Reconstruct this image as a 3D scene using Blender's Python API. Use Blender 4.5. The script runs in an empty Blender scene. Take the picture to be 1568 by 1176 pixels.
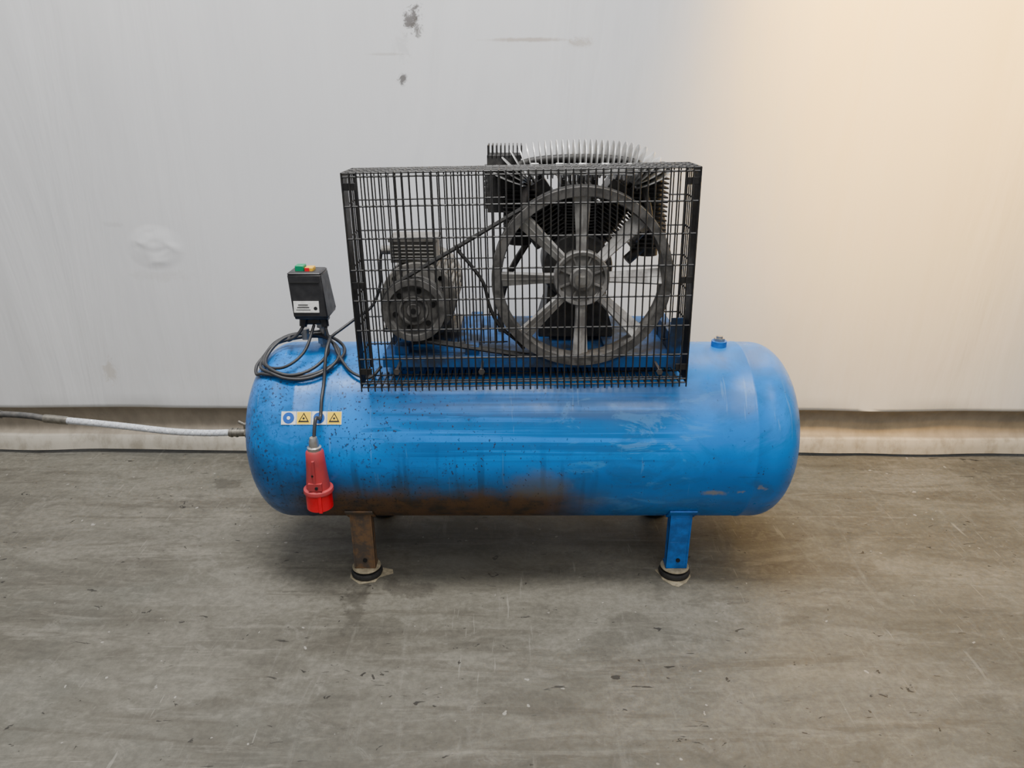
import bpy, math, random
from mathutils import Vector, Matrix, noise
random.seed(7)
R=math.radians
scene=bpy.context.scene

# ------------------------------------------------------------ mesh builder
class MB:
    def __init__(s): s.v=[]; s.f=[]
    def add(s,vs,fs):
        o=len(s.v); s.v+= [Vector(v) for v in vs]; s.f+=[tuple(i+o for i in f) for f in fs]
    def box(s,c,size,rot=None,taper=1.0):
        x,y,z=[a/2 for a in size]; vs=[]
        for dz in(-1,1):
            k=taper if dz>0 else 1
            for dx,dy in((-1,-1),(1,-1),(1,1),(-1,1)):
                p=Vector((dx*x*k,dy*y*k,dz*z))
                if rot is not None: p=rot@p
                vs.append(p+Vector(c))
        s.add(vs,[(3,2,1,0),(4,5,6,7),(0,1,5,4),(1,2,6,5),(2,3,7,6),(3,0,4,7)])
    def bbox(s,x0,x1,y0,y1,z0,z1): s.box(((x0+x1)/2,(y0+y1)/2,(z0+z1)/2),(x1-x0,y1-y0,z1-z0))
    def lathe(s,prof,o,axis,n=32,closed=False,mod=None):
        a=Vector(axis).normalized(); o=Vector(o)
        t=Vector((0,0,1)) if abs(a.z)<.9 else Vector((1,0,0))
        u=a.cross(t).normalized(); w=a.cross(u)
        vs=[];fs=[]
        for r,h in prof:
            for i in range(n):
                th=2*math.pi*i/n
                rr=r if mod is None else mod(r,h,th)
                vs.append(o+a*h+(u*math.cos(th)+w*math.sin(th))*rr)
        m=len(prof)
        for j in range(m if closed else m-1):
            k=(j+1)%m
            for i in range(n):
                i2=(i+1)%n
                fs.append((j*n+i,j*n+i2,k*n+i2,k*n+i))
        if not closed:
            if prof[0][0]>1e-6: fs.append(tuple(range(n-1,-1,-1)))
            if prof[-1][0]>1e-6: fs.append(tuple((m-1)*n+i for i in range(n)))
        s.add(vs,fs)
    def cyl(s,p0,p1,r,n=16,r1=None):
        p0=Vector(p0);p1=Vector(p1);d=p1-p0
        s.lathe([(r,0),(r if r1 is None else r1,d.length)],p0,d,n)
    def path(s,pts,r,n=8,smooth=0,closed=False):
        P=[Vector(p) for p in pts]
        if smooth: P=catmull(P,smooth,closed)
        m=len(P); T=[]
        for i in range(m):
            if closed: d=P[(i+1)%m]-P[(i-1)%m]
            else: d=P[min(i+1,m-1)]-P[max(i-1,0)]
            T.append(d.normalized())
        t0=T[0]; ref=Vector((0,0,1)) if abs(t0.z)<.9 else Vector((1,0,0))
        u=t0.cross(ref).normalized(); vs=[];fs=[]
        for i in range(m):
            u=(u-T[i]*u.dot(T[i])).normalized(); w=T[i].cross(u)
            for k in range(n):
                a=2*math.pi*k/n; vs.append(P[i]+(u*math.cos(a)+w*math.sin(a))*r)
        for i in range(m if closed else m-1):
            j=(i+1)%m
            for k in range(n):
                k2=(k+1)%n; fs.append((i*n+k,i*n+k2,j*n+k2,j*n+k))
        if not closed:
            fs.append(tuple(range(n-1,-1,-1))); fs.append(tuple((m-1)*n+k for k in range(n)))
        s.add(vs,fs)
    def prism(s,poly,y0,y1):   # poly in XZ, extruded along Y
        n=len(poly)
        vs=[(x,y0,z) for x,z in poly]+[(x,y1,z) for x,z in poly]
        fs=[tuple(range(n)),tuple(range(2*n-1,n-1,-1))]+[(i,(i+1)%n,(i+1)%n+n,i+n) for i in range(n)]
        s.add(vs,fs)
    def xform(s,M,start=0):
        for i in range(start,len(s.v)): s.v[i]=M@s.v[i]
    def obj(s,name,mat,parent=None,sharp=35,bevel=0):
        me=bpy.data.meshes.new(name); me.from_pydata([tuple(v) for v in s.v],[],s.f); me.update()
        import bmesh
        b=bmesh.new(); b.from_mesh(me); bmesh.ops.recalc_face_normals(b,faces=b.faces); b.to_mesh(me); b.free()
        me.polygons.foreach_set('use_smooth',[True]*len(me.polygons))
        try: me.set_sharp_from_angle(angle=R(sharp))
        except Exception: pass
        o=bpy.data.objects.new(name,me); scene.collection.objects.link(o)
        me.materials.append(mat)
        if parent: o.parent=parent
        if bevel:
            m=o.modifiers.new('bevel','BEVEL'); m.width=bevel; m.segments=2; m.limit_method='ANGLE'
        return o
def catmull(P,k,closed=False):
    out=[];n=len(P)
    rng=range(n) if closed else range(n-1)
    for i in rng:
        g=(lambda j:P[j%n]) if closed else (lambda j:P[max(0,min(n-1,j))])
        a,b,c,d=g(i-1),g(i),g(i+1),g(i+2)
        for q in range(k):
            t=q/k
            out.append(.5*((2*b)+(c-a)*t+(2*a-5*b+4*c-d)*t*t+(3*b-a-3*c+d)*t**3))
    if not closed: out.append(P[-1].copy())
    return out
def empty(name,loc=(0,0,0)):
    e=bpy.data.objects.new(name,None); scene.collection.objects.link(e); e.empty_display_size=.1
    return e

# ------------------------------------------------------------ material helpers
class NT:
    def __init__(s,name):
        s.m=bpy.data.materials.new(name); s.m.use_nodes=True; s.t=s.m.node_tree
        s.b=s.t.nodes['Principled BSDF']
        s.co=s.n('ShaderNodeTexCoord').outputs['Object']
    def n(s,ty): return s.t.nodes.new(ty)
    def lk(s,v,inp):
        if hasattr(v,'is_output'): s.t.links.new(v,inp)
        else:
            if isinstance(v,(tuple,list)) and len(v)==3 and inp.type=='RGBA': v=(*v,1)
            inp.default_value=v
    def mapc(s,scale=(1,1,1),loc=(0,0,0),src=None,rot=(0,0,0)):
        m=s.n('ShaderNodeMapping'); s.lk(src or s.co,m.inputs['Vector']); m.inputs['Scale'].default_value=scale
        m.inputs['Location'].default_value=loc; m.inputs['Rotation'].default_value=rot; return m.outputs[0]
    def noise(s,scale=5,detail=4,rough=.55,vec=None,dist=0):
        t=s.n('ShaderNodeTexNoise'); s.lk(vec or s.co,t.inputs['Vector'])
        t.inputs['Scale'].default_value=scale; t.inputs['Detail'].default_value=detail
        t.inputs['Roughness'].default_value=rough; t.inputs['Distortion'].default_value=dist
        return t.outputs['Fac']
    def mr(s,v,a,b,c=0,d=1,smooth=True):
        t=s.n('ShaderNodeMapRange'); t.interpolation_type='SMOOTHSTEP' if smooth else 'LINEAR'
        s.lk(v,t.inputs['Value'])
        for k,x in zip(('From Min','From Max','To Min','To Max'),(a,b,c,d)): t.inputs[k].default_value=x
        return t.outputs[0]
    def math(s,op,a,b=0.0):
        t=s.n('ShaderNodeMath'); t.operation=op; s.lk(a,t.inputs[0]); s.lk(b,t.inputs[1]); return t.outputs[0]
    def mul(s,*a):
        r=a[0]
        for x in a[1:]: r=s.math('MULTIPLY',r,x)
        return r
    def mix(s,f,a,b,mode='MIX'):
        t=s.n('ShaderNodeMix'); t.data_type='RGBA'; t.blend_type=mode
        s.lk(f,t.inputs[0]); s.lk(a,t.inputs[6]); s.lk(b,t.inputs[7]); return t.outputs[2]
    def xyz(s):
        t=s.n('ShaderNodeSeparateXYZ'); s.lk(s.co,t.inputs[0]); return t.outputs
    def ball(s,c,r,sc=(1,1,1),nz=None,amp=0):   # soft blob mask around c
        v=s.n('ShaderNodeVectorMath'); v.operation='SUBTRACT'; s.lk(s.co,v.inputs[0]); v.inputs[1].default_value=c
        w=s.n('ShaderNodeVectorMath'); w.operation='MULTIPLY'; s.lk(v.outputs[0],w.inputs[0]); w.inputs[1].default_value=sc
        l=s.n('ShaderNodeVectorMath'); l.operation='LENGTH'; s.lk(w.outputs[0],l.inputs[0])
        d=l.outputs['Value']
        if nz is not None: d=s.math('ADD',d,s.mul(s.math('SUBTRACT',nz,.5),amp))
        return s.mr(d,r,r*.3)
    def fin(s,col,rough=.5,metal=0,bump=None,bs=.2,bd=.002,spec=None):
        s.lk(col,s.b.inputs['Base Color']); s.lk(rough,s.b.inputs['Roughness']); s.lk(metal,s.b.inputs['Metallic'])
        if spec is not None: s.b.inputs['Specular IOR Level'].default_value=spec
        if bump is not None:
            b=s.n('ShaderNodeBump'); s.lk(bump,b.inputs['Height']); b.inputs['Strength'].default_value=bs; b.inputs['Distance'].default_value=bd
            s.t.links.new(b.outputs[0],s.b.inputs['Normal'])
        return s.m
def simple(name,c1,c2=None,scale=30,rough=.5,metal=0,bs=.15):
    t=NT(name); c2=c2 or tuple(x*.7 for x in c1)
    nz=t.noise(scale,5,.6)
    return t.fin(t.mix(t.mr(nz,.35,.65),c1,c2),t.mr(nz,.3,.7,rough*.85,min(1,rough*1.15)),metal,nz,bs,.001)

# tank paint
def tank_mat():
    t=NT('blue_tank_paint'); x,y,z=t.xyz()
    big=t.noise(3,5,.6); fine=t.noise(90,3,.6); mid=t.noise(14,5,.65)
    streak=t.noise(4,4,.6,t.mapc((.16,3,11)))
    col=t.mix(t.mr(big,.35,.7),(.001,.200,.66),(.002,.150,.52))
    band=t.mul(t.mr(x,-.42,-.2),t.mr(x,.5,.35),t.mr(z,.40,.43),t.mr(z,.60,.58),t.mr(streak,.42,.54))  # smudge streaks, with the shade below the cage painted in
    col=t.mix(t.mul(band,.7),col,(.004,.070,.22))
    # general grime film
    gf=t.mul(t.mr(t.noise(5,7,.7,t.mapc((1,1,1.8),(7,7,7)),.8),.46,.66),.45)
    col=t.mix(gf,col,(.02,.09,.23))
    # dusty pale scuffs, bent swirls
    sc=t.mul(t.mr(t.noise(6,5,.7,t.mapc((1,1,2.4),(3,1,2),rot=(0,.8,0)),1.2),.53,.63),t.mr(x,.0,.2),t.mr(x,.6,.4))
    col=t.mix(t.mul(sc,.30),col,(.12,.36,.70))
    # thin light and dark scratches
    s1=t.mr(t.noise(4,3,.6,t.mapc((14,1,1.2),(2,0,5),rot=(0,.5,0)),.4),.66,.69)
    col=t.mix(t.mul(s1,.25),col,(.15,.33,.6))
    s2=t.mr(t.noise(4,3,.6,t.mapc((1.0,1,16),(6,0,1)),.3),.66,.69)
    col=t.mix(t.mul(s2,.35),col,(.006,.04,.12))
    # vertical stains
    vs=t.mul(t.mr(t.noise(9,3,.5,t.mapc((3.4,.4,.25),(5,0,0))),.54,.64),t.mr(z,.50,.34),t.mr(x,.30,.08))
    col=t.mix(t.mul(vs,.5),col,(.008,.05,.13))
    # rust underneath
    rz=t.math('ADD',z,t.mul(t.math('SUBTRACT',mid,.5),.08))
    rx=t.math('ADD',x,t.mul(t.math('SUBTRACT',big,.5),.3))
    halo=t.mul(t.mr(rz,.42,.31),t.mr(rx,-.80,-.50),t.mr(rx,.38,.06))
    col=t.mix(t.mul(halo,.65),col,(.035,.062,.068))
    rust=t.mul(t.mr(rz,.345,.280),t.mr(rx,-.72,-.46),t.mr(rx,.30,.04))
    rc=t.mix(t.mr(mid,.42,.66),(.115,.060,.022),(.045,.033,.020))
    col=t.mix(t.mul(rust,.96),col,rc)
    # lighter worn greyish haze at the rust edge
    hz=t.mul(t.ball((.07,-.24,.34),.10,(.9,.2,1.6),mid,.1),.45)
    col=t.mix(hz,col,(.16,.15,.12))
    # rust speckles, denser to the left
    dens=t.mr(x,.35,-.55,.0,1.0,False)
    spo=t.noise(150,2,.5,t.mapc((1,1,.75)))
    sp=t.math('SUBTRACT',spo,t.math('SUBTRACT',.70,t.mul(dens,.100)))
    m2=t.mr(t.noise(5,3,.6),.38,.58,.25,1)
    spk=t.mul(t.mr(sp,0,.025),m2)
    sp2=t.mul(t.mr(t.noise(55,4,.75,t.mapc((1,1,1),(4,4,4))),.69,.71),t.mr(x,.25,.0))
    spk=t.math('MAXIMUM',spk,sp2)
    col=t.mix(t.mul(spk,.85),col,(.028,.022,.018))
    # left end grime
    gl=t.mul(t.mr(x,-.35,-.74),t.mr(mid,.40,.60),.5)
    col=t.mix(gl,col,(.010,.05,.12))
    # bare scratches low right
    n3=t.noise(40,3,.6)
    for c,r,s in (((.535,-.235,.315),.03,(.7,.3,2.6)),((.66,-.2,.335),.016,(1,.3,1.4)),((.60,-.23,.318),.012,(1,.3,2)),((.73,-.12,.36),.010,(1,.4,.7))):
        col=t.mix(t.mul(t.ball(c,r,s,n3,.05),.75),col,(.30,.27,.2))
    ro=t.mr(mid,.3,.7,.26,.42); ro=t.math('MAXIMUM',ro,t.mul(rust,.75))
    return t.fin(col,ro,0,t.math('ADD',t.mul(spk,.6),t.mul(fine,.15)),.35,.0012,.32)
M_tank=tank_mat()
M_blue=simple('blue_paint',(.001,.16,.60),(.003,.09,.34),25,.45)
M_plat=simple('shaded_dusty_blue_paint',(.003,.085,.30),(.018,.030,.055),14,.6)  # dusty blue, darkened in the colour for the shade inside the guard
M_rustleg=NT('rusty_leg_paint')
_n=M_rustleg.noise(25,5,.6); M_rustleg=M_rustleg.fin(M_rustleg.mix(M_rustleg.mr(_n,.4,.6),(.17,.095,.045),(.075,.058,.045)),.75,0,_n,.4,.002)
M_blk=simple('black_wire_coating',(.010,.010,.011),(.017,.016,.015),60,.5)
M_plast=simple('black_plastic',(.012,.012,.014),(.019,.019,.021),40,.42)
M_rub=simple('black_rubber',(.013,.013,.014),(.026,.025,.023),50,.65)
M_cable=simple('cable_rubber',(.02,.021,.024),(.03,.03,.033),50,.5)
M_iron=simple('dusty_cast_iron',(.060,.058,.056),(.15,.145,.138),35,.6,.15,.4)
M_spoke=simple('cast_alloy_spoke',(.56,.55,.53),(.26,.25,.24),22,.5,.15,.4)
M_hub=simple('cast_alloy_hub',(.27,.262,.25),(.14,.135,.13),30,.5,.15,.4)
M_dark=simple('dark_cast_iron',(.018,.018,.019),(.045,.043,.041),40,.55,.2,.4)
M_motor=simple('motor_grey_paint',(.115,.110,.10),(.20,.19,.175),30,.6,.15,.3)
M_alu=simple('aluminium_fins',(.66,.66,.65),(.32,.32,.315),25,.4,.45)
M_steel=simple('zinc_steel',(.5,.49,.47),(.35,.33,.3),60,.35,.85)
M_cope=simple('dusty_pipe',(.09,.08,.075),(.05,.05,.05),40,.45,.5)
M_red=simple('faded_red_plastic',(.42,.035,.04),(.32,.04,.045),30,.5)
M_redb=simple('bright_red_plastic',(.75,.003,.016),(.66,.003,.016),30,.35)
M_green=simple('green_button',(.0,.28,.12),(.0,.22,.1),30,.4)
M_yel=simple('yellow_button',(.8,.45,.02),(.7,.4,.02),30,.4)
M_white=simple('white_label',(.75,.75,.73),(.6,.6,.58),60,.5)
M_stky=simple('sticker_yellow',(.9,.60,.01),(.85,.55,.02),40,.45)
M_stkb=simple('sticker_blue',(.005,.08,.40),(.005,.08,.36),40,.45)
M_hose=simple('clear_braided_hose',(.55,.57,.6),(.42,.44,.47),120,.35)
M_hosed=simple('aged_hose',(.09,.085,.08),(.05,.05,.05),60,.6)
M_brass=simple('dull_fitting_metal',(.28,.26,.22),(.16,.15,.13),60,.45,.8)
M_card=simple('cardboard_shim',(.36,.31,.21),(.22,.19,.13),60,.85)
M_hole=simple('dark_recess',(.004,.004,.004),(.006,.006,.006),20,.8)

# ------------------------------------------------------------ room
def floor_mat():
    t=NT('worn_concrete'); x,y,z=t.xyz()
    big=t.noise(1.1,6,.6,t.mapc((.7,1.6,1)),.6); mid=t.noise(4,8,.68,t.mapc((.6,1.5,1),(3,1,0)),.8); fine=t.noise(55,7,.75)
    col=t.mix(t.mr(big,.36,.64),(.098,.091,.072),(.160,.150,.122))
    col=t.mix(t.mul(t.mr(mid,.50,.64),.5),col,(.060,.055,.043))
    col=t.mix(t.mul(t.mr(mid,.48,.38),.40),col,(.205,.195,.162))
    gr=t.noise(2.1,4,.6,t.mapc((1,1,1),(8,3,0)))
    col=t.mix(t.mul(t.mr(gr,.5,.68),.3),col,(.105,.110,.096))
    sw=t.noise(3.0,6,.62,t.mapc((.35,3.0,1),(1,4,0),rot=(0,0,.06)),1.0)
    col=t.mix(t.mul(t.mr(sw,.53,.61),.42),col,(.062,.054,.041))
    sw2=t.noise(9,6,.75,t.mapc((.25,2.5,1),(7,2,0),rot=(0,0,-.08)),.6)
    col=t.mix(t.mul(t.mr(sw2,.54,.66),.40),col,(.22,.206,.17))
    sw3=t.noise(8,6,.75,t.mapc((2.4,.35,1),(2,2,0),rot=(0,0,.2)),.8)
    col=t.mix(t.mul(t.mr(sw3,.55,.68),.32),col,(.20,.190,.162))
    # cloudy trowel mottling
    cl=t.noise(11,8,.78,t.mapc((1,1.5,1),(5,5,0)),1.4)
    col=t.mix(t.mul(t.mr(cl,.50,.64),.28),col,(.055,.05,.040))
    col=t.mix(t.mul(t.mr(cl,.46,.36),.28),col,(.22,.208,.178))
    col=t.mix(t.mr(fine,.35,.65,0,.6),col,t.mix(.55,col,(.03,.027,.022)))
    for sc,ro,lo in (((16,.8,1),.25,(0,0,0)),((22,1.6,1),-.9,(4,2,0)),((1.0,22,1),.1,(1,9,0)),((20,1.4,1),.7,(9,5,0))):
        s=t.mr(t.noise(3.4,3,.6,t.mapc(sc,lo,rot=(0,0,ro)),.3),.67,.70)
        s=t.mul(s,t.mr(t.noise(2.1,2,.5,t.mapc((1,1,1),lo)),.50,.64),.28)
        col=t.mix(s,col,(.33,.315,.27))
    spn=t.noise(30,3,.6,t.mapc((.7,1.2,1),(2,2,0)),1.0)
    spk=t.mr(spn,.69,.71)
    sp3=t.mul(t.mr(t.noise(13,4,.6,t.mapc((.6,2.4,1),(5,8,0)),1.5),.69,.705),.9)
    spk=t.math('MAXIMUM',spk,sp3)
    col=t.mix(t.mul(spk,.85),col,(.014,.012,.010))
    wsp=t.mr(t.noise(38,2,.5,t.mapc((1,1,1),(9,9,0))),.73,.745)
    col=t.mix(t.mul(wsp,.5),col,(.42,.40,.36))
    n4=t.noise(14,5,.7)
    for c,r,s in (((-1.02,.38,0),.06,(1,1.3,1)),((1.25,-.82,0),.12,(.7,1.4,1)),((-.30,-.22,0),.08,(.6,2,1)),((-.42,-.30,0),.05,(1.2,.4,1))):
        col=t.mix(t.mul(t.ball(c,r,s,n4,r*5),.45),col,(.03,.026,.02))
    # tank's soft shadow painted into the floor colour
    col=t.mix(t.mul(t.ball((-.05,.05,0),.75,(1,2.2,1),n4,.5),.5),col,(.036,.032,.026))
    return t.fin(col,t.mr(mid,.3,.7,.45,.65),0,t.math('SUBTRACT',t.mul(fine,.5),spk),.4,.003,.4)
b=MB()
b.bbox(-7,7,-7,1.2,-.05,0)
b.obj('floor',floor_mat())

def wall_mat():
    t=NT('white_tarpaulin'); x,y,z=t.xyz()
    n=t.noise(1.2,4,.5); g=t.noise(18,5,.65,t.mapc((1,1,.6)))
    col=t.mix(t.mr(n,.3,.7),(.69,.692,.70),(.64,.645,.658))
    low=t.mr(z,.75,.15,0,.3,False); col=t.mix(t.mul(low,g),col,(.42,.39,.33))
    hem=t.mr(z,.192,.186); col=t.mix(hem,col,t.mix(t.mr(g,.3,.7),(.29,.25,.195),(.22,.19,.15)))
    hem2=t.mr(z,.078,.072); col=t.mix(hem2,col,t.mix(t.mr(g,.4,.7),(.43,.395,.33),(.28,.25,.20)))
    hn=t.noise(26,6,.8,None,.8)
    def sm(c,r,s,k,cc=(.09,.08,.07),a=3):
        nonlocal col
        col=t.mix(t.mul(t.ball(c,r,s,hn,r*a),k),col,cc)
    sm((-.315,.64,1.525),.034,(1.1,0,.8),.85,(.07,.06,.055),6); sm((-.30,.64,1.50),.02,(1,0,.6),.6,(.1,.09,.08),6)
    sm((-.355,.64,1.350),.019,(1,0,.9),.85,(.07,.06,.055),4); sm((-.35,.64,1.44),.024,(.8,0,.4),.2,(.3,.29,.28),5)
    sm((.05,.64,1.462),.16,(.9,0,18),.5,(.30,.21,.13),1.2); sm((.215,.64,1.455),.04,(.8,0,2),.4,(.30,.22,.13),3)
    sm((-.40,.64,1.42),.08,(.9,0,14),.3,(.30,.25,.2),1)
    sm((-1.50,.64,.34),.03,(1,0,.5),.35,(.35,.28,.18),4); sm((-1.25,.64,.70),.12,(1,0,5),.12,(.3,.25,.18),3)
    sm((-1.38,.64,.88),.03,(.6,0,3),.3,(.45,.45,.45),4)
    wr=t.noise(1.8,5,.5,t.mapc((1.9,1,.25)),.4)
    loc=t.ball((-1.25,.64,.80),.11,(1,0,1.3))
    bump=t.math('ADD',wr,t.mul(loc,t.noise(9,1,.4,t.mapc((1,1,1.4)),1.0),.45))
    return t.fin(col,.5,0,bump,.9,.025,.4)
b=MB(); xs=[-6+12*i/240 for i in range(241)]
prof=[(3.6,0),(3.0,0),(2.4,0),(2.0,0),(1.7,0),(1.4,0),(1.1,0),(.9,0),(.7,0),(.5,-.002),(.35,-.004),(.25,-.006),(.205,-.008),(.192,-.006),(.186,.004),(.17,.018),(.14,.028),(.11,.03),(.09,.024),(.078,.010),(.074,.0),(.07,-.004),(.04,-.010),(.016,-.012),(.012,-.004)]
vs=[];fs=[]
for j,(z,o) in enumerate(prof):
    for i,x in enumerate(xs):
        k=max(0,1-abs(z-.9)/3)
        wv=.012*noise.noise(Vector((x*1.1,z*.35,3)))*k+.008*noise.noise(Vector((x*3.1,z*.5,9)))
        wv2=.010*noise.noise(Vector((x*4,z*5,1))) if z<.2 else 0
        vs.append((x,.628-.011*x+o+wv+wv2,z+(.006*noise.noise(Vector((x*1.7,0,5))) if z<.3 else 0)))
n=len(xs)
for j in range(len(prof)-1):
    for i in range(n-1): fs.append((j*n+i,j*n+i+1,(j+1)*n+i+1,(j+1)*n+i))
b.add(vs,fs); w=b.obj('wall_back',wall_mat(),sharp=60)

# ------------------------------------------------------------ compressor
AC=empty('air_compressor')
AX,AZ,TR=.031,.395,.25
XL,XR=-.738,.796; SH=.125
def trad(x):
    for e,s in ((XL+SH,-1),(XR-SH,1)):
        if (x-e)*s>0:
            t=min(1,(x-e)*s/SH); return TR*max(0,(1-t**2.25))**(1/2.25)
    return TR
prof=[]
N=22
for i in range(N+1):
    a=math.pi/2*i/N; x=XL+SH-SH*math.cos(a); prof.append((trad(x),x))
prof[0]=(0,XL)
def seam(xc,s):   # rolled joint between shell and head
    return [(TR,xc-.006),(TR+.0012,xc-.004),(TR+.0015,xc),(TR+.0012,xc+.004),(TR,xc+.006)]
prof+=seam(-.565,-1)
for i in range(1,20): prof.append((TR,-.55+1.165*i/20))
prof+=seam(.632,1)
for i in range(N+1):
    a=math.pi/2*(1-i/N); x=XR-SH+SH*math.cos(a); prof.append((trad(x),x))
prof[-1]=(0,XR)
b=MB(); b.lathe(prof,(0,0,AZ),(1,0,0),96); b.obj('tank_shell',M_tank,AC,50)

# tank fittings
b=MB()
b.cyl((XR-.006,0,AZ+.02),(XR+.006,0,AZ+.02),.02,20); b.cyl((XR+.006,0,AZ+.02),(XR+.014,0,AZ+.02),.011,6)
b.cyl((XL+.006,-.02,AZ-.005),(XL-.010,-.02,AZ-.005),.022,20)
b.cyl((.574,0,.642),(.574,0,.660),.021,24)
b.cyl((.50,-.04,.155),(.50,-.04,.135),.014,12)
b.box((.737,-.02,.578),(.045,.06,.005),Matrix.Rotation(R(52),3,'Y'))
b.obj('tank_bosses',M_blue,AC)
b=MB(); b.cyl((.574,0,.660),(.574,0,.668),.015,6); b.cyl((.574,0,.668),(.574,0,.674),.009,12)
b.obj('top_plug',M_steel,AC)

# legs
def leg(xc,yd,mat,nm):
    b=MB(); s=yd; sp=0 if yd<0 else .05
    pts=[(.178,.232),(.176+sp*.2,.20),(.172+sp*.6,.12),(.170+sp*.9,.06),(.168+sp,.034)]
    w=.030
    for i in range(len(pts)-1):
        (y0,z0),(y1,z1)=pts[i],pts[i+1]
        vs=[]
        for (yy,zz) in ((y0,z0),(y1,z1)):
            for dx in (-w,w):
                vs.append((xc+dx,s*yy,zz)); vs.append((xc+dx,s*(yy-.005),zz))
        b.add(vs,[(0,2,6,4),(1,5,7,3),(0,4,5,1),(2,3,7,6),(0,1,3,2),(4,6,7,5)])
    for sx in (-1,1):   # side webs
        x0=xc+sx*(w-.0025); poly=[(.178,.232),(.170+sp,.034),(.140+sp,.034),(.140,.21)]
        vs=[(x0-.0025,s*y,z) for y,z in poly]+[(x0+.0025,s*y,z) for y,z in poly]
        b.add(vs,[(0,1,2,3),(7,6,5,4),(0,4,5,1),(1,5,6,2),(2,6,7,3),(3,7,4,0)])
    b.bbox(xc-w,xc+w,min(s*(.168+sp),s*(.125+sp)),max(s*(.168+sp),s*(.125+sp)),.030,.036)
    n=6;vs=[];fs=[]
    for i in range(n+1):
        a=R(-54+ i*14/n)
        for rr in (TR+.0005,TR+.006):
            for dx in (-.038,.038): vs.append((xc+dx,s*rr*math.cos(a),AZ+rr*math.sin(a)))
    for i in range(n):
        k=i*4; fs+=[(k,k+4,k+5,k+1),(k+2,k+3,k+7,k+6),(k,k+2,k+6,k+4),(k+1,k+5,k+7,k+3)]
    fs+=[(0,1,3,2),(n*4,n*4+2,n*4+3,n*4+1)]
    b.add(vs,fs)
    b.obj(nm,mat,AC,35,.0008)
    if yd<0:
        h=MB(); h.cyl((xc+.002,s*.1695,.060),(xc+.002,s*.1735,.060),.006,16); h.obj(nm+'_bolt_hole',M_hole,AC)
    p=MB(); yc=s*(.148+sp)
    p.lathe([(.030,.018),(.043,.016),(.045,.010),(.043,.003),(.040,.0015),(0,.0015)][::-1],(xc,yc,0),(0,0,1),32)
    p.cyl((xc,yc,.018),(xc,yc,.024),.034,28)
    p.obj(nm+'_rubber_foot',M_rub,AC)
    p=MB(); p.lathe([(.0,.0232),(.039,.0232),(.041,.026),(.039,.0295),(0,.0295)],(xc,yc,0),(0,0,1),32)
    p.cyl((xc,yc,.029),(xc,yc,.040),.008,6); p.obj(nm+'_foot_washer',M_card,AC)
leg(-.420,-1,M_rustleg,'leg_1'); leg(.470,-1,M_blue,'leg_2')
leg(-.425,1,M_rustleg,'leg_3'); leg(.470,1,M_blue,'leg_4')
def shim(name,xc,yc,pts):
    b=MB(); n=len(pts); k=.86
    vs=[(xc+x*k,yc+y*k,0.0) for x,y in pts]+[(xc+x*k,yc+y*k,.0012) for x,y in pts]
    b.add(vs,[tuple(range(n-1,-1,-1)),tuple(range(n,2*n))]+[(i,(i+1)%n,(i+1)%n+n,i+n) for i in range(n)])
    b.obj(name,M_card)
shim('cardboard_shim',-.420,-.15,[(-.055,.03),(-.055,.0),(-.052,-.025),(-.015,-.060),(.035,-.048),(.045,-.022),(.088,.0),(.083,.022),(.05,.032),(0,.05)])
shim('cardboard_shim.001',.470,-.15,[(-.062,.02),(-.048,-.015),(-.045,-.036),(-.02,-.066),(.0,-.074),(.03,-.052),(.052,-.018),(.052,.03),(0,.045)])

# stickers on the shell
def onshell(x,a,off): r=TR+off; return (x,-r*math.cos(a),AZ+r*math.sin(a))
def patch(poly,off,name,mat):
    b=MB()
    for pl in poly:
        cx=sum(p[0] for p in pl)/len(pl); cs=sum(p[1] for p in pl)/len(pl); n=len(pl)
        vs=[onshell(cx,A0+cs/TR,off)]+[onshell(x,A0+s/TR,off) for x,s in pl]
        b.add(vs,[(0,1+i,1+(i+1)%n) for i in range(n)])
    b.obj(name,mat,AC)
A0=R(30.2)
def rect(x0,x1,s0,s1,k=6): return [(x0+(x1-x0)*i/k,s0) for i in range(k+1)]+[(x1-(x1-x0)*i/k,s1) for i in range(k+1)]
def circ(cx,cs,r,n=24): return [(cx+r*math.cos(2*math.pi*i/n),cs+r*math.sin(2*math.pi*i/n)) for i in range(n)]
def tri(cx,cs,r): return [(cx+r*math.cos(R(90+120*i)),cs-.15*r+r*math.sin(R(90+120*i))) for i in range(3)]
x0=-.592;pw=.039
patch([rect(x0+i*pw+.0006,x0+(i+1)*pw-.0006,-.017,.017) for i in range(4)],.0018,'sticker_base',M_white)
patch([rect(x0+i*pw+.002,x0+(i+1)*pw-.002,-.0155,.0155) for i in (1,3)],.0022,'sticker_yellow_fields',M_stky)
patch([circ(x0+(i+.5)*pw,0,.0145) for i in (0,2)],.0022,'sticker_blue_discs',M_stkb)
patch([tri(x0+(i+.5)*pw,0,.0165) for i in (1,3)],.0026,'sticker_triangles',M_plast)
patch([tri(x0+(i+.5)*pw,0,.0105) for i in (1,3)],.0030,'sticker_triangle_fill',M_stky)
patch([circ(x0+(i+.5)*pw,-.001,.003,10) for i in (1,3)]+[],.0034,'sticker_symbols',M_plast)
patch([circ(x0+(i+.5)*pw,0,.0045,12) for i in (0,2)],.0026,'sticker_white_symbols',M_white)

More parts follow.
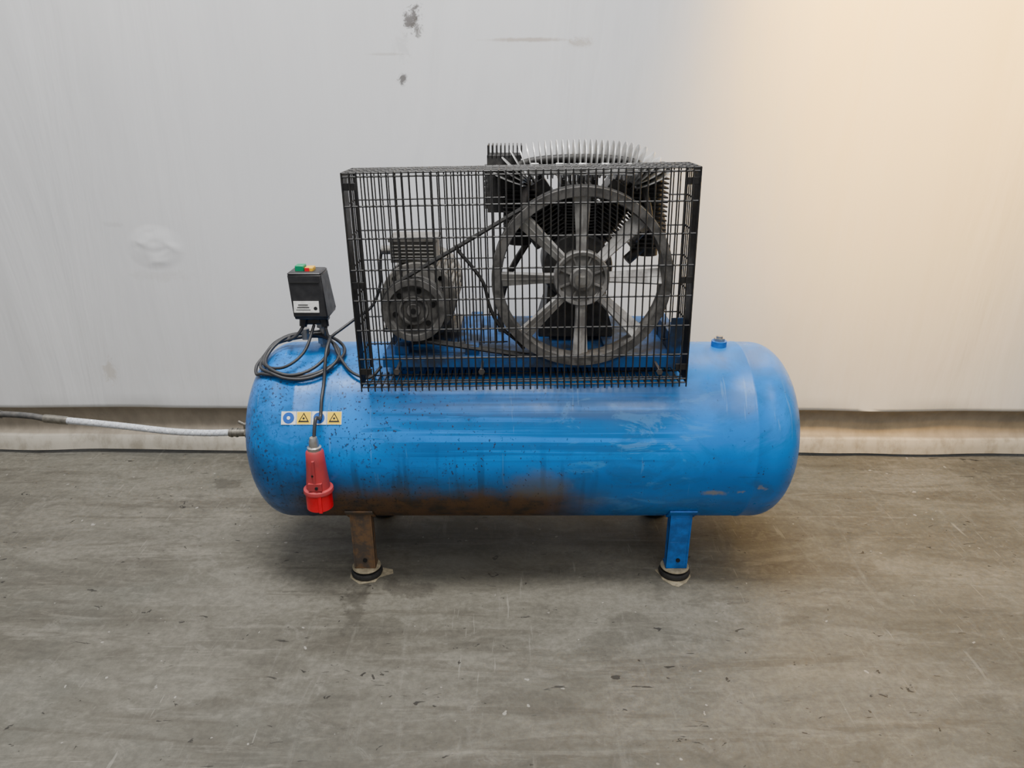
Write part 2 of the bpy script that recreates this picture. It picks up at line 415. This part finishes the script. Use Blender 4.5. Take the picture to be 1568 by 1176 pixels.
# platform on top of the tank
PZ=.672
b=MB()
b.bbox(-.33,.43,-.165,.205,PZ-.006,PZ)
b.bbox(-.33,.43,-.170,-.165,PZ-.030,PZ); b.bbox(-.33,.43,.205,.210,PZ-.05,PZ)
for x in (-.25,0.03,.33):
    b.bbox(x-.02,x+.02,-.12,.12,.60,PZ-.006)
for x in (-.30,-.12): b.bbox(x,x+.035,-.155,.18,PZ,PZ+.022)
for x in (.07,.24): b.bbox(x,x+.03,-.12,.18,PZ,PZ+.012)
b.bbox(.40,.43,-.165,-.16,PZ,PZ+.10)
b.bbox(.405,.43,-.16,.10,PZ,PZ+.05)
b.obj('top_platform',M_plat,AC,35,.001)

# ---------------- flywheel
WC=Vector((.1715,-.15,.8716)); WR=.222
b=MB(); ri=.200
prof=[(ri,-.028),(WR-.001,-.028),(WR,-.024)]
for k in range(3):
    h=-.019+k*.016
    prof+=[(WR,h),(WR-.010,h+.004),(WR-.010,h+.007),(WR,h+.011)]
prof+=[(WR,.026),(WR-.002,.030),(ri,.030),(ri-.004,.0)]
b.lathe(prof,WC,(0,1,0),96,True)
b.obj('flywheel_rim',M_iron,AC,30)
b=MB()
for i in range(8):
    a=R(91+45*i); d=Vector((math.cos(a),0,math.sin(a))); tn=Vector((-math.sin(a),0,math.cos(a))); yv=Vector((0,1,0))
    tw=R(30); vs=[]
    st=[(.055,.013,.005),(.10,.0145,.0045),(.15,.018,.0045),(.2005,.021,.005)]
    for r,w,th in st:
        wv=(tn*math.cos(tw)+yv*math.sin(tw)); nv=(-tn*math.sin(tw)+yv*math.cos(tw)); c=WC+d*r
        for s1,s2 in((-1,-1),(1,-1),(1,1),(-1,1)): vs.append(c+wv*w*s1+nv*th*s2)
    fs=[]
    for j in range(3):
        for k in range(4): fs.append((j*4+k,j*4+(k+1)%4,(j+1)*4+(k+1)%4,(j+1)*4+k))
    fs+=[(3,2,1,0),(12,13,14,15)]
    b.add(vs,fs)
    c=WC+d*.13+Vector((0,.004,0)); rot=Matrix((d,yv,tn)).transposed()
    b.box(c,(.14,.020,.005),rot)
b.obj('flywheel_spokes',M_spoke,AC,35,.001)
b=MB(); 
b.lathe([(0,-.030),(.010,-.030),(.010,-.022),(.026,-.022),(.030,-.018),(.030,-.006),(.056,-.004),(.058,-.016),(.066,-.018),(.069,-.014),(.069,.016),(0,.02)],WC,(0,1,0),48)
for i in range(8):
    a=R(22.5+45*i); c=WC+Vector((math.cos(a)*.043,-.008,math.sin(a)*.043)); rot=Matrix.Rotation(-a,3,'Y')
    b.box(c,(.030,.010,.004),rot)
b.obj('flywheel_hub',M_hub,AC,30)
b=MB(); b.cyl(WC+Vector((0,-.040,0)),WC+Vector((0,-.028,0)),.011,6); b.cyl(WC+Vector((0,-.032,0)),WC+Vector((0,-.029,0)),.018,20); b.obj('flywheel_bolt',M_steel,AC)

# ---------------- motor pulley, belts
SC=Vector((-.245,-.15,.793)); SR=.079
b=MB()
prof=[(.0,-.024),(.016,-.026),(.018,-.016),(.030,-.014),(.032,-.024),(.036,-.024),(.038,-.012),(.060,-.010),(.064,-.026),(SR,-.026)]
for k in range(3):
    h=-.019+k*.016; prof+=[(SR,h),(SR-.010,h+.004),(SR-.010,h+.007),(SR,h+.011)]
prof+=[(SR,.026),(0,.026)]
b.lathe(prof,SC,(0,1,0),56); b.obj('motor_pulley',M_iron,AC,30)
b=MB()
for i in range(6):
    a=R(60*i+15); b.cyl(SC+Vector((math.cos(a)*.049,-.0135,math.sin(a)*.049)),SC+Vector((math.cos(a)*.049,-.006,math.sin(a)*.049)),.007,14)
b.cyl(SC+Vector((0,-.0275,0)),SC+Vector((0,-.02,0)),.007,12)
b.obj('motor_pulley_holes',M_hole,AC)
def belt(y,r1,r2):
    A=Vector((SC.x,SC.z)); B=Vector((WC.x,WC.z)); d=B-A; L=d.length; ba=math.atan2(d.y,d.x); be=math.asin((r2-r1)/L)
    up=ba+math.pi/2+be; dn=ba-math.pi/2-be
    P=[]
    n=24
    for i in range(n+1):
        a=up+( (2*math.pi-(up-dn)) )*i/n
        P.append(A+Vector((math.cos(a),math.sin(a)))*r1)
    n=60
    for i in range(n+1):
        a=dn+(up-dn)*i/n
        P.append(B+Vector((math.cos(a),math.sin(a)))*r2)
    return [Vector((p.x,y,p.y)) for p in P]
b=MB()
for k in range(2):
    b.path(belt(WC.y-.0135+k*.016,SR-.001,WR-.002),.0048,6,closed=True)
b.obj('drive_belts',M_rub,AC)
b=MB()
b.path([(-.135,-.17,.955),(-.128,-.165,.938),(-.10,-.165,.905),(-.07,-.165,.86),(-.055,-.165,.80),(-.03,-.165,.75),(.01,-.165,.715),(.03,-.16,.69)],.0045,6,6)
b.obj('loose_belt_strand',M_rub,AC)

# ---------------- motor
MC=Vector((-.245,0,.793))
b=MB()
b.cyl((MC.x,-.13,MC.z),(MC.x,-.08,MC.z),.014,16)
b.lathe([(0.02,-.082),(.05,-.085),(.088,-.07),(.0885,-.062),(.0885,-.05),(.0885,.14),(.0885,.15),(.06,.155),(0,.155)],MC,(0,1,0),48)
b.lathe([(.085,-.045),(.099,-.045),(.099,.135),(.085,.135)],MC,(0,1,0),160,False,lambda r,h,th:(r if (int(round(th/(2*math.pi)*160))%4<2) else min(r,.090)))
b.lathe([(.085,-.072),(.097,-.070),(.099,-.066),(.099,-.052),(.096,-.048),(.085,-.048)],MC,(0,1,0),48)
b.lathe([(0,.23),(.07,.23),(.092,.22),(.100,.20),(.100,.145),(.085,.14)][::-1],MC,(0,1,0),48)
for sx in(-1,1):
    b.bbox(MC.x+sx*.085-.02,MC.x+sx*.085+.02,-.03,.11,PZ+.022,PZ+.034)
    b.box((MC.x+sx*.07,.04,PZ+.055),(.014,.12,.06),Matrix.Rotation(R(sx*-14),3,'Y'))
    for i in range(4):
        a=R(45+90*i); b.cyl(MC+Vector((math.cos(a)*.084,-.076,math.sin(a)*.084)),MC+Vector((math.cos(a)*.084,-.066,math.sin(a)*.084)),.006,6)
b.obj('electric_motor',M_motor,AC,35)
b=MB(); b.box((-.255,-.005,.916),(.118,.10,.055)); b.box((-.255,-.005,.947),(.126,.108,.010)); b.bbox(-.29,-.21,-.04,.03,.88,.90)
b.cyl((-.315,0,.912),(-.345,0,.912),.012,12)
for i in range(5): b.box((-.255,-.0565,.897+i*.009),(.11,.004,.003))
b.obj('motor_terminal_box',M_motor,AC,35,.003)

# ---------------- pump
b=MB()
b.lathe([(0,-.075),(.045,-.075),(.05,-.05),(.088,-.045),(.092,-.035),(.092,.12),(.085,.13),(0,.135)],Vector((WC.x,0,WC.z)),(0,1,0),40)
b.prism([(WC.x-.10,PZ+.012),(WC.x+.10,PZ+.012),(WC.x+.10,PZ+.03),(WC.x+.08,PZ+.10),(WC.x+.075,PZ+.2),(WC.x-.075,PZ+.2),(WC.x-.08,PZ+.10),(WC.x-.10,PZ+.03)],-.04,.125)
b.cyl((WC.x,-.15,WC.z),(WC.x,-.05,WC.z),.02,20)
b.obj('pump_crankcase',M_dark,AC,35,.002)
b=MB(); hd=MB()
def cylr(a,yc,base,top,w,npl):
    u=Vector((math.sin(a),0,math.cos(a))); c0=Vector((WC.x,yc,WC.z)); rot=Matrix.Rotation(a,3,'Y')
    b.lathe([(w*.36,0),(w*.36,top-base)],c0+u*base,u,24)
    for i in range(npl):
        h=base+.012+(top-base-.02)*i/(npl-1)
        q=w/2; ch=w*.16
        poly=[(-q+ch,-q),(q-ch,-q),(q,-q+ch),(q,q-ch),(q-ch,q),(-q+ch,q),(-q,q-ch),(-q,-q+ch)]
        vs=[c0+u*(h+dz)+rot@Vector((x,y,0)) for dz in(-.0014,.0014) for x,y in poly]
        b.add(vs,[tuple(range(7,-1,-1)),tuple(range(8,16))]+[(k,(k+1)%8,(k+1)%8+8,k+8) for k in range(8)])
    hd.box(c0+u*(top+.018),(w*.95,w*.95,.036),rot)
    m=9
    for i in range(m):
        xx=-w*.45+w*.9*i/(m-1)
        hd.box(c0+u*(top+.046)+rot@Vector((xx,0,0)),(.003,w*.92,.03),rot)
    for sx in(-1,1):
        for sy in(-1,1):
            hd.cyl(c0+u*(top+.03)+rot@Vector((sx*w*.40,sy*w*.40,0)),c0+u*(top+.048)+rot@Vector((sx*w*.40,sy*w*.40,0)),.006,6)
cylr(R(-34),.03,.085,.205,.11,11)
cylr(R(34),.05,.085,.20,.11,11)
cylr(0,.02,.085,.175,.10,10)
b.obj('pump_cylinders',M_dark,AC,35); hd.obj('pump_heads',M_dark,AC,35,.001)
b=MB(); b.box((-.020,.02,1.084),(.085,.11,.14)); 
for i in range(9): b.box((-.06+i*.0105,.02,1.162),(.003,.11,.032))
for i in range(8): b.box((-.066,.02,1.025+i*.014),(.012,.11,.003))
for i in range(12): b.box((.02,-.01,.955+i*.0105),(.085,.09,.003))
b.cyl((.02,-.01,.93),(.02,-.01,1.05),.03,16)
b.obj('finned_head_block',M_dark,AC,35,.0006)
b=MB(); b.cyl((.355,.0,.90),(.355,.0,1.13),.03,20)
for i in range(19): b.box((.352,.0,.925+i*.0115),(.086,.085,.0035))
b.cyl((.30,-.03,.89),(.345,-.02,.93),.014,14)
b.obj('finned_cooler',M_dark,AC,35)
# silver finned intercooler: annular fins on a bent pipe
P=catmull([Vector(p) for p in((-.006,-.055,1.094),(.004,-.055,1.115),(.028,-.055,1.134),(.08,-.055,1.144),(.17,-.055,1.148),(.26,-.055,1.144),(.310,-.055,1.134),(.338,-.055,1.115),(.350,-.055,1.094))],10)
b=MB(); f=MB(); b.path(P,.011,12); 
L=0;nxt=.004
for i in range(1,len(P)):
    seg=(P[i]-P[i-1]); 
    while L+seg.length>nxt:
        c=P[i-1]+seg*((nxt-L)/seg.length); d=seg.normalized()
        f.lathe([(.010,-.0016),(.046,-.0012),(.046,.0012),(.010,.0016)],c,d,20)
        nxt+=.0135
    L+=seg.length
f.obj('intercooler_fins',M_alu,AC,35); b.obj('intercooler_tube',M_dark,AC,35)
b=MB()
for x in (.055,.115,.17,.225,.285): b.box((x,-.103,1.126),(.020,.010,.030))
b.box((.17,-.105,1.120),(.27,.006,.014))
b.obj('intercooler_clamps',M_alu,AC,35,.002)
b=MB()
b.path([(.04,-.05,1.10),(.03,-.08,1.04),(.04,-.07,.98),(.07,-.06,.93)],.009,10,8)
b.path([(.33,-.04,1.08),(.345,-.07,1.0),(.31,-.07,.95)],.009,10,8)
b.path([(.30,.06,1.08),(.40,.07,1.0),(.41,.06,.85),(.41,.03,.75),(.41,.02,.67)],.008,10,8)
b.path([(.06,.05,.95),(.0,.06,.85),(-.03,.06,.76),(-.03,.05,.66)],.009,10,8)
b.obj('pump_pipes',M_cope,AC,35)
b=MB()
for x,z in ((.03,1.03),(.06,.98),(.33,.98)): b.cyl((x,-.085,z),(x,-.06,z),.010,6)
b.obj('pipe_unions',M_brass,AC,35)

# ---------------- guard cage
CX0,CX1,CZ0,CZ1,CY0,CY1=-.376,.434,.618,1.135,-.235,-.105
wr=.0020
b=MB()
nv=48
for i in range(nv+1):
    x=CX0+(CX1-CX0)*i/nv
    b.cyl((x,CY0,CZ0-.010),(x,CY0,CZ1),wr,5)
rows=[CZ0+(CZ1-CZ0)*k/7 for k in range(8)]
for z in rows+[CZ0+.010,CZ1-.008]:
    b.path([(CX0,CY1,z),(CX0,CY0+.004,z),(CX1,CY0+.004,z),(CX1,CY1,z)],.0023,5)
for k in range(1,8):
    y=CY0+(CY1-CY0)*k/7
    for x in (CX0,CX1): b.cyl((x,y,CZ0),(x,y,CZ1),wr*.9,5)
for y in (CY0+.045,CY0+.09,CY1):
    b.cyl((CX0,y,CZ1),(CX1,y,CZ1),.0023,5); b.cyl((CX0,y,CZ0),(CX1,y,CZ0),.0023,5)
for i in range(nv+1):
    x=CX0+(CX1-CX0)*i/nv
    b.cyl((x,CY0,CZ1),(x,CY1,CZ1),wr,5)
    b.cyl((x,CY0,CZ0),(x,CY1+.02,CZ0),wr,5)
for i in range(nv+1):
    x=CX0+(CX1-CX0)*i/nv
    if x<-.01 or x>.39:
        b.cyl((x,CY1,CZ0+.07),(x,CY1,CZ1),wr*.9,5)
for z in rows[1:]:
    b.cyl((CX0,CY1,z),(-.01,CY1,z),.0021,5); b.cyl((.39,CY1,z),(CX1,CY1,z),.0021,5)
Mc=Matrix.Translation(Vector((.03,0,.62)))@Matrix.Rotation(R(-1.0),4,'Y')@Matrix.Translation(Vector((-.03,0,-.62)))
b.xform(Mc); b.obj('guard_cage_mesh',M_blk,AC,60)
b=MB()
for x,s in ((CX0,1),(CX1,-1)):
    b.bbox(x-.0015,x+.0015,CY0+.008,CY0+.055,CZ0,CZ1)
    b.bbox(min(x,x+s*.006),max(x,x+s*.006),CY1-.003,CY1,CZ0,CZ1)
    for z in (CZ0+.04,(CZ0+CZ1)/2,CZ1-.03):
        b.bbox(min(x,x+s*.028),max(x,x+s*.028),CY0+.006,CY0+.011,z-.008,z+.008)
b.xform(Mc); b.obj('guard_cage_corner_brackets',M_blk,AC,35,.0008)
b=MB()
for x in (-.285,-.075,.365):
    b.bbox(x-.003,x+.003,-.235,-.165,PZ-.022,PZ-.012); b.cyl((x,-.240,PZ-.017),(x,-.233,PZ-.017),.008,6)
b.obj('guard_cage_mounting_bolts',M_cope,AC)

# ---------------- pressure switch
b=MB(); 
def taperbox(x0,x1,z0,z1,xx0,xx1,ya,yb,yya,yyb):
    vs=[(x0,ya,z0),(x1,ya,z0),(x1,yb,z0),(x0,yb,z0),(xx0,yya,z1),(xx1,yya,z1),(xx1,yyb,z1),(xx0,yyb,z1)]
    b.add(vs,[(3,2,1,0),(4,5,6,7),(0,1,5,4),(1,2,6,5),(2,3,7,6),(3,0,4,7)])
taperbox(-.572,-.488,.741,.748,-.574,-.484,-.072,.02,-.076,.025)
taperbox(-.574,-.484,.748,.860,-.584,-.496,-.078,.025,-.066,.010)
taperbox(-.586,-.494,.860,.866,-.580,-.500,-.068,.012,-.060,.006)
b.bbox(-.560,-.500,-.05,.01,.720,.742)
b.obj('pressure_switch_housing',M_plast,AC,35,.004)
b=MB(); b.bbox(-.576,-.502,-.0705,-.068,.838,.841); b.obj('pressure_switch_groove',M_hole,AC)
b=MB(); rt=Matrix.Rotation(R(-6),3,'X'); b.box((-.538,-.0765,.777),(.066,.002,.030),rt); b.obj('pressure_switch_label',M_white,AC)
b=MB(); 
for i in range(3): b.box((-.546,-.078,.769+i*.007),(.038-.006*i,.001,.0018),rt)
b.cyl((-.514,-.0785,.773),(-.514,-.077,.773),.005,12)
b.obj('pressure_switch_label_print',M_plast,AC)
b=MB(); b.bbox(-.566,-.543,-.050,-.020,.864,.880); b.obj('green_switch_button',M_green,AC,35,.002)
b=MB(); b.bbox(-.541,-.519,-.050,-.020,.864,.875); b.obj('yellow_switch_button',M_yel,AC,35,.002)
b=MB(); b.bbox(-.540,-.528,-.052,-.0505,.865,.875); b.obj('red_switch_button',M_redb,AC,35,.0005)
b=MB()
b.cyl((-.52,.0,.64),(-.52,.0,.73),.011,16); b.cyl((-.52,.0,.655),(-.52,.0,.672),.017,6); b.cyl((-.52,0,.70),(-.52,0,.712),.017,6)
b.cyl((-.52,-.0,.685),(-.565,-.015,.685),.008,12); b.cyl((-.565,-.015,.67),(-.565,-.015,.70),.011,12)
b.obj('pressure_switch_pipe',M_steel,AC)
b=MB()
b.cyl((-.555,-.045,.742),(-.560,-.048,.716),.013,10,.010); b.cyl((-.505,-.045,.742),(-.500,-.05,.716),.013,10,.010)
b.obj('cable_glands',M_plast,AC)

# ---------------- cables and plug
def surf(x,y,off=.006):
    r=trad(x)+off; return AZ+math.sqrt(max(0,r*r-y*y))
CB=AC
b=MB()
cr=.0046
pts=[Vector((-.560,-.048,.716)),Vector((-.575,-.06,.695)),Vector((-.60,-.06,.680))]
for k in range(44):
    a=math.pi*.6+k*2*math.pi*2.75/43
    q=k/43
    cx=-.580+.018*math.sin(3*q); rx=.112-.018*q+.01*math.sin(5*q); ry=.082-.01*q
    x=cx+rx*math.cos(a); y=-.078+ry*math.sin(a)+.008*math.sin(7*q)
    lift=.004+.010*q+.022*max(0,math.sin(a))**2
    xx=max(x,XL+.055)
    pts.append(Vector((x,y,surf(xx,y)+lift)))
pts+=[Vector((-.49,-.06,.680)),Vector((-.485,-.075,.688)),Vector((-.487,-.12,.662))]
for y in (-.16,-.195,-.222):
    pts.append(Vector((-.488-.02*(abs(y)-.12),y,surf(-.49,y)+.002)))
pts+=[Vector((-.493,-.248,.535)),Vector((-.4955,-.262,.515)),Vector((-.4975,-.270,.488))]
b.path(pts,cr,8,5)
p2=[Vector((-.500,-.05,.716)),Vector((-.49,-.06,.69)),Vector((-.47,-.05,.70)),Vector((-.43,-.02,.725)),Vector((-.38,.0,.76)),Vector((-.355,.0,.82)),Vector((-.35,0,.885)),Vector((-.345,0,.912))]
b.path(p2,cr*.9,8,6)
p3=[Vector((-.53,-.05,.72)),Vector((-.55,-.10,.66)),Vector((-.60,-.13,surf(-.6,-.13)+.012)),Vector((-.66,-.10,surf(-.66,-.10)+.01)),Vector((-.655,-.03,.655)),Vector((-.58,-.0,.67)),Vector((-.50,-.03,.675)),Vector((-.46,-.09,.645)),Vector((-.42,-.14,surf(-.42,-.14)+.01)),Vector((-.37,-.16,.61)),Vector((-.34,-.14,.635))]
b.path(p3,cr*.9,8,6)
b.obj('power_cable_coil',M_cable,CB,60)
PX,PY=-.4975,-.276
def plug(): 
    o=Vector((PX,PY,.0)); up=Vector((0,0,1))
    b=MB(); b.lathe([(0,.494),(.009,.494),(.012,.485),(.013,.470),(.018,.468),(.018,.458),(0,.458)],o,up,18,False); b.obj('plug_cable_gland',M_steel,CB)
    b=MB(); b.lathe([(0,.460),(.019,.460),(.0225,.455),(.024,.43),(.026,.40),(.029,.37),(.030,.355),(.037,.353),(.038,.349),(.038,.344),(.034,.342),(0,.342)],o,up,32)
    b.bbox(PX-.017,PX+.017,PY-.031,PY-.010,.358,.378)
    b.bbox(PX-.003,PX+.003,PY-.030,PY-.015,.378,.440)
    b.obj('plug_body',M_red,CB,35)
    b=MB(); b.lathe([(.030,.346),(.0335,.344),(.0335,.298),(.031,.296),(.030,.302),(.030,.33),(0,.33)],o,up,36)
    b.bbox(PX+.006,PX+.014,PY-.036,PY-.031,.297,.343)
    b.obj('plug_shroud',M_redb,CB,35)
    b=MB()
    for i in range(5):
        a=R(72*i); b.cyl((PX+.018*math.cos(a),PY+.018*math.sin(a),.303),(PX+.018*math.cos(a),PY+.018*math.sin(a),.332),.003,8)
    b.obj('plug_pins',M_brass,CB)
    b=MB(); b.cyl((PX+.004,PY-.034,.367),(PX+.004,PY-.029,.367),.004,10); b.cyl((PX-.004,PY-.030,.400),(PX-.004,PY-.024,.400),.003,8); b.obj('plug_screws',M_hole,CB)
plug()

# ---------------- air hose
HO=empty('air_hose')
H=[(-.790,-.02,.390),(-.88,-.02,.388),(-.98,-.02,.393),(-1.10,-.02,.408),(-1.22,-.02,.422),(-1.30,-.02,.430)]
b=MB(); b.path(H,.0098,14,8); b.obj('braided_hose',M_hose,HO,60)
b=MB()
Pb=catmull([Vector(p) for p in H],16)
for hnd in (1,-1):
    for ph in range(3):
        q=[]
        for i,p in enumerate(Pb):
            a=hnd*i*.75+ph*2.094; q.append(p+Vector((0,math.cos(a),math.sin(a)))*.0098)
        b.path(q,.0006,4)
b.obj('hose_braid_threads',M_steel,HO,60)
b=MB(); b.path([(-1.29,-.02,.4295),(-1.33,-.02,.433),(-1.37,-.02,.441),(-1.43,-.02,.446),(-1.50,-.02,.447),(-1.62,-.02,.440),(-1.85,-.02,.38),(-2.1,-.02,.22),(-2.3,-.02,.06),(-2.5,-.02,.011),(-2.8,-.02,.011)],.0088,12,8)
b.obj('aged_hose_section',M_hosed,HO,60)
b=MB(); b.cyl((-1.27,-.02,.427),(-1.335,-.02,.434),.012,12); b.cyl((-1.455,-.02,.4465),(-1.475,-.02,.447),.0125,8); b.obj('hose_couplers',M_brass,HO)
b=MB(); b.cyl((XL-.011,-.02,AZ-.005),(XL-.028,-.02,.390),.016,6); b.cyl((XL-.028,-.02,.390),(XL-.075,-.02,.389),.0118,16)
b.cyl((XL-.024,-.02,.39),(XL-.024,-.02,.418),.008,10); b.cyl((XL-.024,-.02,.412),(XL-.045,-.02,.424),.004,8)
for x in(XL-.05,XL-.065): b.cyl((x,-.02,.3893),(x-.005,-.02,.3893),.0135,16)
b.obj('hose_tail_fitting',M_brass,HO)

# ------------------------------------------------------------ lights
def area(name,loc,tgt,sx,sy,e,col):
    l=bpy.data.lights.new(name,'AREA'); l.shape='RECTANGLE'; l.size=sx; l.size_y=sy; l.energy=e; l.color=col
    o=bpy.data.objects.new(name,l); scene.collection.objects.link(o); o.location=loc
    o.rotation_euler=(Vector(tgt)-Vector(loc)).to_track_quat('-Z','Y').to_euler(); return o
area('hall_ceiling_light',(-.35,-.75,4.4),(-.2,-.2,0),2.2,.9,265,(1,.98,.95))
area('hall_ceiling_light.001',(.6,-3.2,4.6),(.1,0,.4),2.5,1.6,110,(1,.97,.93))
def spot(name,loc,tgt,e,col,ang,blend,size=.15):
    l=bpy.data.lights.new(name,'SPOT'); l.energy=e; l.color=col; l.spot_size=R(ang); l.spot_blend=blend; l.shadow_soft_size=size
    o=bpy.data.objects.new(name,l); scene.collection.objects.link(o); o.location=loc
    o.rotation_euler=(Vector(tgt)-Vector(loc)).to_track_quat('-Z','Y').to_euler(); return o
spot('warm_wall_lamp',(1.36,-.50,3.1),(1.36,.62,1.80),1450,(1,.50,.0),48,.75)
spot('warm_wall_lamp.001',(1.9,-1.3,3.4),(1.65,.62,.95),230,(1,.66,.18),52,.6)
w=bpy.data.worlds.new('hall_ambient'); scene.world=w; w.use_nodes=True
bg=w.node_tree.nodes['Background']; bg.inputs[0].default_value=(.94,.96,1,1); bg.inputs[1].default_value=.39

# ------------------------------------------------------------ camera
cd=bpy.data.cameras.new('camera'); cam=bpy.data.objects.new('camera',cd); scene.collection.objects.link(cam)
cd.sensor_width=36; cd.lens=25.92; cam.location=(0,-1.95,1.28); cam.rotation_euler=(R(69),0,0); cd.clip_start=.02
scene.camera=cam
